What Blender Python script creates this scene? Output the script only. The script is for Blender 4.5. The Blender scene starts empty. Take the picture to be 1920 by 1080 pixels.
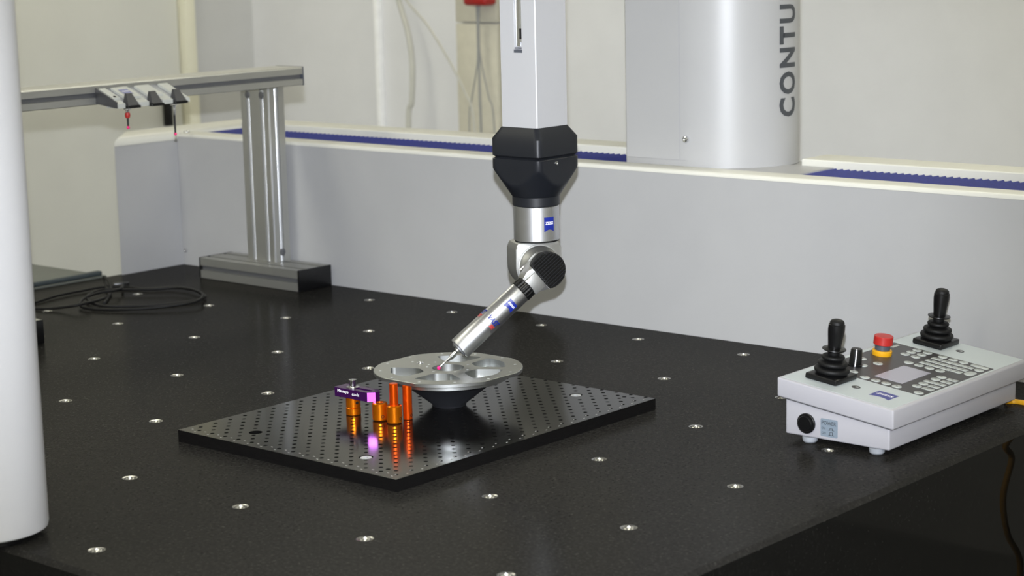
import bpy, bmesh, math, random
from mathutils import Vector, Matrix
random.seed(4)
scene = bpy.context.scene
col = scene.collection
# ------------------------------------------------------------------ camera
F = 3669.136
CAM = Vector((1.2473, -1.4002, 0.626))
RX = Vector((0.7535696, 0.6569808, -0.022564))
RY = Vector((0.0987544, -0.1470749, -0.9841832))      # image down
RZ = Vector((-0.649908, 0.7394222, -0.175711))        # forward
cd = bpy.data.cameras.new('camera'); cam = bpy.data.objects.new('camera', cd); col.objects.link(cam)
cd.sensor_width = 36.0; cd.lens = F / 1920 * 36.0; cd.clip_start = .02; cd.clip_end = 60
cam.matrix_world = Matrix(((RX.x, -RY.x, -RZ.x, CAM.x), (RX.y, -RY.y, -RZ.y, CAM.y), (RX.z, -RY.z, -RZ.z, CAM.z), (0, 0, 0, 1)))
cd.dof.use_dof = True; cd.dof.focus_distance = 2.6; cd.dof.aperture_fstop = 8.0
scene.camera = cam
# ------------------------------------------------------------------ world, flash, exposure
w = bpy.data.worlds.new('world'); scene.world = w; w.use_nodes = True
w.node_tree.nodes['Background'].inputs[0].default_value = (.8, .85, 1, 1)
w.node_tree.nodes['Background'].inputs[1].default_value = .05
FLASH_W, LAMP, LAMP_B = 490.0, 13.6, 12.2
fl = bpy.data.lights.new('camera_flash', 'SPOT'); fl.spot_size = math.radians(40); fl.spot_blend = 1.; fl.energy = FLASH_W; fl.shadow_soft_size = .009; fl.color = (.88, .92, 1)
flo = bpy.data.objects.new('camera_flash', fl); col.objects.link(flo); flo.matrix_world = Matrix.Translation(CAM - RY * .078 - RX * .004) @ cam.matrix_world.to_3x3().to_4x4()
vs = scene.view_settings
vs.view_transform = 'Standard'; vs.look = 'None'; vs.exposure = 0.0; vs.gamma = 1.0; vs.use_curve_mapping = False
# ------------------------------------------------------------------ pixel helpers (photo 1920x1080)
def ray(u, v): return RX * ((u - 960) / F) + RY * ((v - 540) / F) + RZ
def oz(u, v, z=0.): d = ray(u, v); return CAM + d * ((z - CAM.z) / d.z)
def ox(u, v, x): d = ray(u, v); return CAM + d * ((x - CAM.x) / d.x)
def oy(u, v, y): d = ray(u, v); return CAM + d * ((y - CAM.y) / d.y)
def opl(u, v, p, n): d = ray(u, v); return CAM + d * ((p - CAM).dot(n) / d.dot(n))
def pj(p):
    q = Vector(p) - CAM; z = q.dot(RZ); return (960 + F * q.dot(RX) / z, 540 + F * q.dot(RY) / z)
def zat(v, x, y):
    lo, hi = -2., 4.
    for _ in range(50):
        m = (lo + hi) / 2
        if pj((x, y, m))[1] > v: lo = m
        else: hi = m
    return m
# ------------------------------------------------------------------ materials
def lin(c): return tuple(((x / 255) / 12.92 if x / 255 <= .04045 else ((x / 255 + .055) / 1.055) ** 2.4) for x in c) + (1,)
MATS = {}
def mat(name, rgb, rough=.5, metal=0., spec=.5, noise=None, bump=None, coat=0., emit=None, aniso=0.):
    if name in MATS: return MATS[name]
    m = bpy.data.materials.new(name); m.use_nodes = True; nt = m.node_tree; b = nt.nodes['Principled BSDF']
    c = lin(rgb); b.inputs['Base Color'].default_value = c
    b.inputs['Roughness'].default_value = rough; b.inputs['Metallic'].default_value = metal
    b.inputs['Specular IOR Level'].default_value = spec; b.inputs['Coat Weight'].default_value = coat
    b.inputs['Anisotropic'].default_value = aniso
    if emit:
        b.inputs['Emission Color'].default_value = lin(emit[0]); b.inputs['Emission Strength'].default_value = emit[1]
    tc = nt.nodes.new('ShaderNodeTexCoord')
    def ntex(scale, detail=3):
        n = nt.nodes.new('ShaderNodeTexNoise'); n.inputs['Scale'].default_value = scale; n.inputs['Detail'].default_value = detail
        nt.links.new(tc.outputs['Object'], n.inputs['Vector']); return n
    sc, amt = noise or (40., .04)
    n = ntex(sc); r = nt.nodes.new('ShaderNodeValToRGB')
    r.color_ramp.elements[0].position = .3; r.color_ramp.elements[1].position = .7
    r.color_ramp.elements[0].color = tuple(x * (1 - amt) for x in c[:3]) + (1,)
    r.color_ramp.elements[1].color = tuple(min(1, x * (1 + amt)) for x in c[:3]) + (1,)
    nt.links.new(n.outputs['Fac'], r.inputs['Fac']); nt.links.new(r.outputs['Color'], b.inputs['Base Color'])
    if bump:
        n2 = ntex(bump[0], 4); bp = nt.nodes.new('ShaderNodeBump'); bp.inputs['Strength'].default_value = bump[1]
        bp.inputs['Distance'].default_value = bump[2]
        nt.links.new(n2.outputs['Fac'], bp.inputs['Height']); nt.links.new(bp.outputs['Normal'], b.inputs['Normal'])
    MATS[name] = m; return m
def granite(name='black_granite', k=1., rough=.2, fac=.26):
    m = mat(name, (52, 49, 45), rough=.26, spec=.09)
    nt = m.node_tree; b = nt.nodes['Principled BSDF']
    tc = nt.nodes.new('ShaderNodeTexCoord')
    v = nt.nodes.new('ShaderNodeTexNoise'); v.inputs['Scale'].default_value = 260; v.inputs['Detail'].default_value = 5
    v.inputs['Roughness'].default_value = .75
    nt.links.new(tc.outputs['Object'], v.inputs['Vector'])
    r = nt.nodes.new('ShaderNodeValToRGB'); e = r.color_ramp.elements
    e[0].position = .3; e[0].color = lin((25 * k, 24.5 * k, 23.5 * k)); e[1].position = .58; e[1].color = lin((38 * k, 37 * k, 35.5 * k))
    e2 = e.new(.72); e2.color = lin((70 * k, 69 * k, 66 * k)); e3 = e.new(.78); e3.color = lin((125 * k, 123 * k, 118 * k))
    nt.links.new(v.outputs['Fac'], r.inputs['Fac']); nt.links.new(r.outputs['Color'], b.inputs['Base Color'])
    d = nt.nodes.new('ShaderNodeBsdfDiffuse'); gl = nt.nodes.new('ShaderNodeBsdfGlossy'); mx = nt.nodes.new('ShaderNodeMixShader')
    gl.inputs['Roughness'].default_value = rough
    fr_ = nt.nodes.new('ShaderNodeFresnel'); fr_.inputs['IOR'].default_value = 1.3; mu = nt.nodes.new('ShaderNodeMath'); mu.operation = 'MULTIPLY'; mu.inputs[1].default_value = fac
    nt.links.new(fr_.outputs[0], mu.inputs[0]); nt.links.new(mu.outputs[0], mx.inputs['Fac'])
    nt.links.new(r.outputs['Color'], d.inputs['Color']); nt.links.new(d.outputs[0], mx.inputs[1]); nt.links.new(gl.outputs[0], mx.inputs[2])
    nt.links.new(mx.outputs[0], nt.nodes['Material Output'].inputs['Surface']); nt.nodes.remove(b)
    return m
M = dict(
    granite=granite(), granite_p=granite('black_granite_polished_shaded_side', .42, .05, .5),  # polished sides are also coloured darker, standing in for their shade
    housing=mat('grey_painted_sheet', (162, 162, 163), .45, noise=(14, .015), bump=(900, .05, .0004)),
    cream=mat('housing_grey_lit_from_above', (205, 204, 196), .45, noise=(10, .02)),  # light from above put into the colour: paler, warmer copy of the housing grey
    white=mat('white_lacquer', (160, 160, 163), .35, noise=(8, .012)),
    leg=mat('white_leg_lacquer', (186, 186, 190), .35, noise=(8, .012)),
    column=mat('light_grey_lacquer', (163, 163, 164), .38, noise=(8, .012)),
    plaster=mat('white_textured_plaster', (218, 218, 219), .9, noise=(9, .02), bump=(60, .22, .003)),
    plaster_l=mat('white_plaster_in_shade', (192, 192, 191), .9, noise=(9, .02), bump=(60, .2, .002)),  # greyer copy of the wall plaster, the left wall's shade put into its colour
    doorm=mat('pale_yellow_door_paint', (208, 208, 203), .55, noise=(5, .025)),
    framem=mat('cream_door_frame_paint', (220, 217, 197), .5, noise=(5, .02)),
    floorm=mat('grey_floor_coating', (150, 152, 152), .5, noise=(6, .06)),
    ceilm=mat('white_ceiling', (225, 225, 222), .9),
    bellows=mat('blue_bellows_fabric', (31, 40, 112), .65, noise=(120, .12)),
    black=mat('black_plastic', (11, 11, 12), .32, spec=.35),
    finm=mat('black_fin_paint', (6, 6, 7), .22, spec=.5),
    blackm=mat('matte_black_rubber', (10, 10, 11), .55, spec=.25),
    headblk=mat('anthracite_housing', (21, 23, 28), .42, spec=.3, bump=(1500, .06, .0003)),
    alu=mat('satin_aluminium', (196, 197, 201), .36, 1., noise=(60, .03)),
    alu_m=mat('machined_aluminium', (166, 168, 167), .36, 1., noise=(25, .03), bump=(700, .04, .0003)),
    alu_k=mat('blasted_aluminium', (160, 160, 158), .45, .9, noise=(40, .02)),
    alu_top=mat('milled_aluminium_face', (176, 178, 172), .55, .75, noise=(30, .03)),
    anod=mat('silver_anodised_profile', (172, 172, 168), .42, .8, noise=(30, .02)),
    anod_hi=mat('bright_profile_edge', (235, 237, 242), .3, .8),
    slot=mat('dark_aluminium_and_slot_shade', (104, 105, 108), .5, .6),  # dark metal parts, also the painted shade inside profile slots
    chrome=mat('polished_steel', (215, 216, 218), .12, 1.),
    steel=mat('steel_insert', (165, 164, 160), .25, 1., noise=(300, .1)),
    bolt=mat('zinc_plated_steel', (205, 208, 212), .38, .7),
    dark=mat('dark_bore', (14, 14, 14), .7, spec=.2),
    board=mat('black_anodised_plate', (13, 12.5, 12.5), .14, 0., .45, noise=(150, .1)),
    grey=mat('grey_print', (150, 150, 148), .6),
    orange=mat('orange_anodised', (228, 122, 12), .28, .9, noise=(60, .03)),
    orange_d=mat('deep_orange_anodised', (232, 84, 8), .28, .85, noise=(60, .03)),
    purple=mat('purple_anodised', (58, 12, 76), .3, .5, noise=(60, .04)),
    pink=mat('violet_anodised_chamfer', (206, 96, 226), .3, .35, noise=(60, .03)),
    conebl=mat('black_cone_coating', (25, 26, 29), .55, spec=.3),
    lid=mat('console_white_plastic', (155, 154, 160), .45, noise=(20, .01)),
    face=mat('console_pale_green_foil', (170, 177, 180), .4, noise=(20, .01)),
    foil=mat('console_dark_foil', (50, 48, 50), .38, noise=(60, .03)),
    key=mat('membrane_key_grey', (160, 165, 164), .4),
    screen=mat('display_grey', (152, 150, 162), .25, noise=(6, .03)),
    foot=mat('pale_rubber_foot', (138, 142, 149), .5),
    label=mat('blue_grey_sticker', (112, 124, 136), .5),
    blue=mat('logo_blue', (14, 32, 122), .4),
    blue2=mat('logo_blue_print', (52, 58, 125), .45),
    inkw=mat('white_print', (235, 235, 240), .5),
    ink=mat('dark_print', (30, 31, 34), .55),
    letter=mat('dark_grey_lettering', (62, 65, 70), .5),
    red=mat('red_plastic', (160, 30, 26), .42),
    redink=mat('red_print', (190, 40, 40), .5),
    ruby=mat('ruby_ball', (235, 40, 120), .15, spec=.8),
    yellow=mat('yellow_plastic', (205, 150, 16), .42),
    ystrip=mat('yellow_cable', (205, 150, 22), .45),
    dgrey=mat('dark_grey_plastic', (66, 70, 78), .45),
    holder=mat('holder_light_grey', (172, 174, 170), .5),
    holder2=mat('holder_mid_grey', (146, 148, 152), .5),
    flap=mat('holder_dark_flap', (52, 52, 55), .5),
    cab=mat('grey_steel_cabinet', (92, 96, 92), .5),
    cabrim=mat('slate_rim', (58, 66, 69), .45),
    beige=mat('beige_duct', (198, 194, 178), .6),
    cable_w=mat('cream_cable', (192, 191, 182), .6),
    cable_g=mat('grey_cable', (140, 141, 140), .5),
    conduit=mat('white_conduit', (246, 246, 246), .5),
    lamp=mat('lamp_diffuser', (255, 255, 255), .6, emit=((255, 252, 232), LAMP)),
    lamp_b=mat('lamp_diffuser_added_row', (255, 255, 255), .6, emit=((255, 252, 232), LAMP_B)),
)
# ------------------------------------------------------------------ mesh helpers
class B:
    def __init__(s): s.bm = bmesh.new()
    def face(s, vs):
        try: return s.bm.faces.new(vs)
        except ValueError: return None
    def loop(s, pts): return [s.bm.verts.new(p) for p in pts]
    def bridge(s, a, b, flip=False):
        n = len(a)
        for i in range(n):
            q = [a[i], a[(i + 1) % n], b[(i + 1) % n], b[i]]
            s.face(q[::-1] if flip else q)
    def loft(s, loops, cap0=True, cap1=True):
        L = [s.loop(p) for p in loops]
        for a, b in zip(L, L[1:]): s.bridge(a, b)
        if cap0: s.face(L[0][::-1])
        if cap1: s.face(L[-1])
        return s
    def box(s, a, b, bev=0., seg=2):
        x0, y0, z0 = a; x1, y1, z1 = b
        t = B() if bev else s
        t.loft([[(x0, y0, z), (x1, y0, z), (x1, y1, z), (x0, y1, z)] for z in (z0, z1)])
        if bev:
            bmesh.ops.bevel(t.bm, geom=t.bm.edges[:], offset=bev, segments=seg, profile=.5, affect='EDGES')
            s.join(t)
        return s
    def join(s, t, mx=None):
        mp = {v: s.bm.verts.new(mx @ v.co if mx else v.co) for v in t.bm.verts}
        for f in t.bm.faces: s.face([mp[v] for v in f.verts])
        t.bm.free(); return s
    def lathe(s, prof, n=32, mx=None, cap=True):
        mx = mx or Matrix()
        s.loft([[mx @ Vector((r * math.cos(2 * math.pi * i / n), r * math.sin(2 * math.pi * i / n), z)) for i in range(n)] for r, z in prof], cap, cap)
        return s
    def prism(s, poly, z0, z1, mx=None, bev=0.):
        mx = mx or Matrix(); t = B() if bev else s
        t.loft([[mx @ Vector((x, y, z)) for x, y in poly] for z in (z0, z1)])
        if bev:
            bmesh.ops.bevel(t.bm, geom=t.bm.edges[:], offset=bev, segments=2, profile=.5, affect='EDGES'); s.join(t)
        return s
    def tube(s, pts, r, n=8):
        pts = [Vector(p) for p in pts]; loops = []; up = None
        for i, p in enumerate(pts):
            t = (pts[min(i + 1, len(pts) - 1)] - pts[max(i - 1, 0)]).normalized()
            if up is None: up = t.orthogonal().normalized()
            up = (up - t * up.dot(t)).normalized(); sd = t.cross(up)
            loops.append([p + (up * math.cos(a) + sd * math.sin(a)) * r for a in [2 * math.pi * k / n for k in range(n)]])
        s.loft(loops); return s
    def plate(s, outer, holes, z, depth, floor=True):
        """flat face at z with holes; each hole gets a wall of the given depth (and a floor)"""
        lo = s.loop([(x, y, z) for x, y in outer]); ed = [s.bm.edges.new((lo[i], lo[(i + 1) % len(lo)])) for i in range(len(lo))]
        hl = []
        for h in holes:
            l = s.loop([(x, y, z) for x, y in h]); hl.append(l)
            ed += [s.bm.edges.new((l[i], l[(i + 1) % len(l)])) for i in range(len(l))]
        bmesh.ops.triangle_fill(s.bm, edges=ed, use_beauty=False, use_dissolve=False, normal=(0, 0, 1))
        for l in hl:
            m = s.loop([(v.co.x, v.co.y, z - depth) for v in l])
            s.bridge(l, m, True)
            if floor: s.face(m)
        return lo
def circ(x, y, r, n=12, a0=0.): return [(x + r * math.cos(a0 + 2 * math.pi * i / n), y + r * math.sin(a0 + 2 * math.pi * i / n)) for i in range(n)]
def rrect(x0, y0, x1, y1, r, k=4):
    o = []
    for cx, cy, a in ((x1 - r, y1 - r, 0), (x0 + r, y1 - r, 90), (x0 + r, y0 + r, 180), (x1 - r, y0 + r, 270)):
        for i in range(k + 1):
            t = math.radians(a + 90 * i / k); o.append((cx + r * math.cos(t), cy + r * math.sin(t)))
    return o
def spline(pts, n=10):
    pts = [Vector(p) for p in pts]; P = [pts[0] * 2 - pts[1]] + pts + [pts[-1] * 2 - pts[-2]]; o = []
    for i in range(1, len(P) - 2):
        for k in range(n):
            t = k / n; a, b, c, d = P[i - 1:i + 3]
            o.append(.5 * ((2 * b) + (c - a) * t + (2 * a - 5 * b + 4 * c - d) * t * t + (3 * b - a - 3 * c + d) * t ** 3))
    return o + [pts[-1]]
def frame(o, x, y, z): return Matrix(((x.x, y.x, z.x, o.x), (x.y, y.y, z.y, o.y), (x.z, y.z, z.z, o.z), (0, 0, 0, 1)))
def setp(o, label=None, cat=None, group=None, kind=None):
    for k, v in (('label', label), ('category', cat), ('group', group), ('kind', kind)):
        if v: o[k] = v
    return o
def thing(name, loc, label, cat, group=None):
    o = bpy.data.objects.new(name, None); col.objects.link(o); o.location = loc; o.empty_display_size = .02
    return setp(o, label, cat, group)
def wpos(o):
    p = Vector((0, 0, 0))
    while o is not None: p = p + Vector(o.location); o = o.parent
    return p
def obj(name, b, m, parent=None, smooth=35, label=None, kind=None):
    """world-space builder -> one mesh object, origin moved to its parent's base"""
    bm = b.bm; bmesh.ops.recalc_face_normals(bm, faces=bm.faces[:])
    base = wpos(parent) if parent else Vector((0, 0, 0))
    if parent is None:
        xs = [v.co for v in bm.verts]
        base = Vector(((min(p.x for p in xs) + max(p.x for p in xs)) / 2, (min(p.y for p in xs) + max(p.y for p in xs)) / 2, min(p.z for p in xs)))
    bmesh.ops.translate(bm, vec=-base, verts=bm.verts[:])
    me = bpy.data.meshes.new(name); bm.to_mesh(me); bm.free()
    if smooth: me.shade_smooth(); me.set_sharp_from_angle(angle=math.radians(smooth))
    me.materials.append(M[m]); o = bpy.data.objects.new(name, me); col.objects.link(o)
    if parent: o.parent = parent
    else: o.location = base
    return setp(o, label, kind=kind)
def copies(name, b, m, parent, locs, smooth=35, rots=None):
    """alike parts sharing one mesh; b is built around the origin, locs are world positions"""
    bm = b.bm; bmesh.ops.recalc_face_normals(bm, faces=bm.faces[:])
    me = bpy.data.meshes.new(name); bm.to_mesh(me); bm.free()
    if smooth: me.shade_smooth(); me.set_sharp_from_angle(angle=math.radians(smooth))
    me.materials.append(M[m]); base = wpos(parent); out = []
    for i, p in enumerate(locs):
        o = bpy.data.objects.new(name, me); col.objects.link(o); o.parent = parent; o.location = Vector(p) - base
        if rots: o.rotation_euler = rots[i]
        out.append(o)
    return out
def text2d(s, size=1., bold=0., shear=0., sx=1., sp_=1.):
    cu = bpy.data.curves.new('t', 'FONT'); cu.body = s; cu.size = size; cu.offset = bold; cu.shear = shear; cu.resolution_u = 3; cu.space_character = sp_
    o = bpy.data.objects.new('t', cu); col.objects.link(o); dg = bpy.context.evaluated_depsgraph_get(); dg.update()
    me = o.evaluated_get(dg).to_mesh(); bm = bmesh.new(); bm.from_mesh(me); bpy.data.objects.remove(o); bpy.data.curves.remove(cu)
    for v in bm.verts: v.co.x *= sx
    return bm
def wrap(bm, fn, maxlen=None):
    """map a flat (u, v) mesh through fn to world; returns a builder"""
    bmesh.ops.triangulate(bm, faces=bm.faces[:])
    if maxlen:
        for _ in range(3):
            e = [x for x in bm.edges if x.calc_length() > maxlen]
            if not e: break
            bmesh.ops.subdivide_edges(bm, edges=e, cuts=1); bmesh.ops.triangulate(bm, faces=bm.faces[:])
    b = B(); b.bm.free(); b.bm = bm
    for v in bm.verts: v.co = fn(v.co.x, v.co.y)
    return b
def bounds(bm):
    xs = [v.co.x for v in bm.verts]; ys = [v.co.y for v in bm.verts]; return min(xs), max(xs), min(ys), max(ys)
def flat_text(name, s, m, parent, org, ux, uy, width, height=None, bold=0., shear=0., off=.0002):
    """print lying on a plane: left-bottom at org, along ux, up uy"""
    bm = text2d(s, 1., bold, shear); x0, x1, y0, y1 = bounds(bm); kx = width / (x1 - x0); ky = (height / (y1 - y0)) if height else kx
    n = ux.cross(uy).normalized() * off
    return obj(name, wrap(bm, lambda u, v: org + ux * ((u - x0) * kx) + uy * ((v - y0) * ky) + n), m, parent, 0)
def flag_poly(w_, h_, k=8):
    """logo shield: straight top and sides, arched notch in the bottom edge"""
    return [(0, h_), (0, 0)] + [(w_ * i / k, .16 * h_ * math.sin(math.pi * i / k)) for i in range(1, k)] + [(w_, 0), (w_, h_)]
def logo(parent, fn, w_, h_, maxlen, blue='blue', txt=.82):
    """blue flag with white wordmark, mapped by fn(u, v, lift)"""
    bm = bmesh.new(); vs_ = [bm.verts.new((x, y, 0)) for x, y in flag_poly(w_, h_)]; bm.faces.new(vs_)
    p = obj('logo', wrap(bm, lambda u, v: fn(u, v, .00015), maxlen), blue, parent, 0)
    t = text2d('ZEISS', 1., .02, .15); x0, x1, y0, y1 = bounds(t); kx = w_ * txt / (x1 - x0); ky = h_ * .2 / (y1 - y0)
    obj('wordmark', wrap(t, lambda u, v: fn(w_ * (1 - txt) / 2 + (u - x0) * kx, h_ * .5 + (v - y0) * ky, .0003), maxlen), 'inkw', p, 0)
    return p
UX, UY, UZ = Vector((1, 0, 0)), Vector((0, 1, 0)), Vector((0, 0, 1))
# ------------------------------------------------------------------ room
ZF, ZC, YB, XL, XR, YF = -.87, 1.85, 2.8, -3.52, 3.6, -5.4
def structure(name, b, m, label=None): return setp(obj(name, b, m, None, 0), kind='structure', label=label)
structure('floor', B().box((XL - .1, YF - .1, ZF - .1), (XR + .1, YB + .1, ZF)), 'floorm', 'grey coated workshop floor')
structure('ceiling', B().box((XL - .1, YF - .1, ZC), (XR + .1, YB + .1, ZC + .1)), 'ceilm', 'white ceiling above the machine')
structure('wall_back', B().box((XL - .1, YB, ZF), (XR + .1, YB + .1, ZC)), 'plaster', 'white wall of rough textured plaster')
structure('wall_left', B().box((XL - .1, YF, ZF), (XL, YB, ZC)), 'plaster_l', 'plaster wall coloured greyish for its shade, with the yellowish door')
structure('wall_right', B().box((XR, YF, ZF), (XR + .1, YB, ZC)), 'plaster', 'white plaster side wall')
structure('wall_front', B().box((XL, YF - .1, ZF), (XR, YF, ZC)), 'plaster', 'white plaster wall opposite the machine')
# door in the left wall
yd1 = ox(325, 60, XL).y; yf1 = ox(345, 60, XL).y; yd0 = yd1 - .98
door = setp(thing('door_1', (XL, yd0, ZF), 'pale yellowish door in a cream frame', None), kind='structure'); del door['label']
door['label'] = 'pale yellowish door in a cream frame'
obj('door_leaf', B().box((XL + .002, yd0, ZF + .005), (XL + .03, yd1 - .004, ZF + 2.1), .003), 'doorm', door)
fw = yf1 - yd1
obj('door_frame', B().box((XL + .002, yd1, ZF), (XL + .06, yf1, ZF + 2.1 + fw), .004).box((XL + .002, yd0 - fw, ZF), (XL + .06, yd0, ZF + 2.1 + fw), .004)
    .box((XL + .002, yd0, ZF + 2.105), (XL + .06, yd1, ZF + 2.1 + fw), .004), 'framem', door)
pk = ox(313, 236, XL + .03); obj('lock_plate', B().box((XL + .03, pk.y - .014, pk.z), (XL + .05, pk.y + .012, pk.z + .095), .004), 'black', door, label='black lock plate on the door edge')
# ceiling luminaires (out of the picture, they give the room its warm-white light; back row added to brighten the wall)
for i, (x, y) in enumerate([(x_ - (.75 if y_ > 1 else 0), y_) for x_ in (-1.9, .5, 2.6) for y_ in (-4., -2.5, -.9, 1.75)]):
    t = thing('ceiling_light', (x, y, ZC), 'long white ceiling luminaire with glowing diffuser', 'ceiling light', 'luminaires on the ceiling')
    obj('frame', B().box((x - .17, y - .64, ZC - .05), (x + .17, y + .64, ZC), .005), 'ceilm', t)
    obj('diffuser', B().box((x - .15, y - .62, ZC - .056), (x + .15, y + .62, ZC - .0505)), 'lamp_b' if y > 1 else 'lamp', t, 0)
# ------------------------------------------------------------------ granite table
GX0, GX1, GY0, GY1, GT = -1.81, .145, -.254, 1.33, .34
gt = thing('granite_table', (-.8, .5, ZF), 'large black speckled granite measuring table with steel threaded inserts', 'table')
inserts = [(-.2 * j, .2 * i) for i in range(-1, 6) for j in range(0, 10) if GY0 + .03 < .2 * i < 1.05 and -.2 * j > GX0 + .03]
inserts = [p for p in inserts if p != (0., 1.)]
g = B(); ch = .0055; IR = .0098
lo = g.plate([(GX0 + ch, GY0 + ch), (GX1 - ch, GY0 + ch), (GX1 - ch, GY1 - ch), (GX0 + ch, GY1 - ch)], [circ(x, y, IR, 20) for x, y in inserts], 0., .012)
l2 = g.loop([(GX0, GY0, -ch), (GX1, GY0, -ch), (GX1, GY1, -ch), (GX0, GY1, -ch)]); g.bridge(lo, l2, True)
l3 = g.loop([(GX0, GY0, -GT), (GX1, GY0, -GT), (GX1, GY1, -GT), (GX0, GY1, -GT)]); g.bridge(l2, l3, True); g.face(l3[::-1])
gs = obj('granite_slab', g, 'granite', gt, 0); gs.data.materials.append(M['granite_p'])
for f in gs.data.polygons:
    if abs(f.normal.z) < .3 and f.center.z + gs.matrix_local.translation.z + ZF < -ch - .001: f.material_index = 1
ib = B().lathe([(.0046, -.0115), (.0046, -.0042), (.0068, -.0022), (.0072, -.0004), (IR - .0003, .0001), (IR - .0003, -.004)], 20, cap=False)
ins = copies('threaded_insert', ib, 'steel', gt, [(x, y, 0) for x, y in inserts])
for x, y in ((GX0 + .15, GY0 + .15), (GX1 - .15, GY0 + .15), (GX0 + .15, GY1 - .15), (GX1 - .15, GY1 - .15)):
    obj('leg', B().box((x - .08, y - .08, ZF), (x + .08, y + .08, -GT), .006), 'dgrey', gt)
# ------------------------------------------------------------------ guideway housing along the back of the table
HX1 = .145; HT = .263; LT = .2705
hs = thing('guideway_housing', (-.6, 1.2, 0), 'long light grey guideway housing along the back, top edges tinted cream as lit from above', 'machine housing')
def rounded_run(b, poly, z0, z1, r, n=4):
    """closed plan polygon extruded with a rounded top edge (poly given CCW)"""
    def inset(d):
        o = []
        k = len(poly)
        for i in range(k):
            p0, p1, p2 = Vector(poly[i - 1]), Vector(poly[i]), Vector(poly[(i + 1) % k])
            a = (p1 - p0).normalized(); c = (p2 - p1).normalized(); na = Vector((-a.y, a.x)); nc = Vector((-c.y, c.x))
            m_ = (na + nc); m_ = m_ / max(.2, m_.dot(na)); o.append(p1 + m_ * d)
        return o
    L = [[(p[0], p[1], z0) for p in poly]]
    for i in range(n + 1):
        a = math.pi / 2 * i / n; q = inset(r * (1 - math.cos(a))); L.append([(p.x, p.y, z1 - r + r * math.sin(a)) for p in q])
    return b.loft(L)
OY0, OY1 = 1.12, 1.236
obj('front_panel', B().box((-1.797, 1.0705, 0.0), (HX1, OY0 - .004, HT - .0072)), 'housing', hs, 0)
obj('front_trim', rounded_run(B(), [(-1.797, 1.0705), (HX1, 1.0705), (HX1, OY0), (-1.797, OY0)], HT - .007, HT, .0065), 'cream', hs)
obj('channel', B().box((-1.797, OY0 - .002, 0.), (HX1, OY1 + .002, HT - .02)), 'dark', hs, 0)
for lx0, lx1 in ((-1.80, -.7165), (-.452, HX1)):
    obj('back_ledge', rounded_run(B(), [(lx0, OY1 + .004), (lx1, OY1 + .004), (lx1, 1.312), (lx0, 1.312)], HT - .0062, LT, .003), 'cream', hs)
obj('back_panel', B().box((-1.80, OY1 + .004, 0), (HX1, 1.31, HT - .006)), 'housing', hs, 0)
wing = [(-1.797, .9165), (-1.797, 1.312), (-1.885, 1.312), (-1.885, 1.002)]
obj('end_wing', B().prism(wing, 0., .25), 'housing', hs)
obj('end_wing_top', rounded_run(B(), wing, .2495, LT - .002, .016, 6), 'cream', hs, 60)
b = B(); nf = 324; x0 = -1.795; x1 = HX1; prev = None
for i in range(nf + 1):
    x = x0 + (x1 - x0) * i / nf; z = HT - .0065 + (.0022 if i % 2 else -.0022)
    r_ = [b.bm.verts.new((x, OY0, z)), b.bm.verts.new((x, OY1 + (.003 if i % 2 else 0), z))]
    if prev: b.face([prev[0], r_[0], r_[1], prev[1]])
    prev = r_
obj('bellows', b, 'bellows', hs, 0, label='dark blue folded bellows in the top channel')
obj('end_plate', B().box((HX1, 1.0708, 0.), (HX1 + .006, 1.311, LT + .001), .001), 'housing', hs)
def screw_head(b, p, n, r, h):
    x = n.orthogonal().normalized(); mx = frame(Vector(p), x, n.cross(x), n)
    return b.lathe([(r, -.001), (r, h * .35), (r * .86, h * .8), (r * .5, h), (r * .5, h * .4), (.0002, h * .4)], 16, mx)
p = oy(349, 469, 1.0705); obj('screw', screw_head(B(), p, -UY, .0045, .004), 'chrome', hs)
p = oz(350, 247.5, LT - .003); obj('screw', screw_head(B(), p, UZ, .006, .003), 'chrome', hs)
# ------------------------------------------------------------------ measuring bridge (column, leg, beam)
br = thing('measuring_bridge', (-.6, 1.2, HT), 'pale grey measuring bridge with round front leg and lettered rear column', 'machine bridge')
CXc, CYf, Ca, Cb = -.607, 1.1185, .13, .12
CXl = -.714
def ell(t): return CXc + Ca * math.sin(t), CYf + Cb - Cb * math.cos(t)      # t = 0 front, pi/2 right, pi back
plan = [(CXl + .004, CYf), (CXc, CYf)] + [ell(math.pi * i / 36) for i in range(1, 36)] + [(CXc, CYf + 2 * Cb), (CXl + .004, CYf + 2 * Cb), (CXl, CYf + 2 * Cb - .004), (CXl, CYf + .004)]
ZB0, ZB1 = .78, 1.06
obj('rear_column', B().prism(plan, LT + .0015, ZB0), 'column', br)
skirt = [(x, max(y, OY0 + .0006)) for x, y in plan]
obj('column_skirt', B().prism(skirt, HT - .0045, LT + .0016), 'column', br)
obj('carriage_plate', B().box((-.72, OY0 + .001, HT - .014), (-.392, OY1 + .002, HT - .0032)), 'white', br, 0)
sx = oy(1273, 150, CYf - .0006).x
obj('cover_seam', B().box((sx - .0009, CYf - .0003, LT + .002), (sx + .0009, CYf + .001, ZB0 - .001)), 'white', br, 0)
p = oy(1286, 261, CYf); obj('screw', screw_head(B(), p, -UY, .0055, .004), 'chrome', br)
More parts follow.
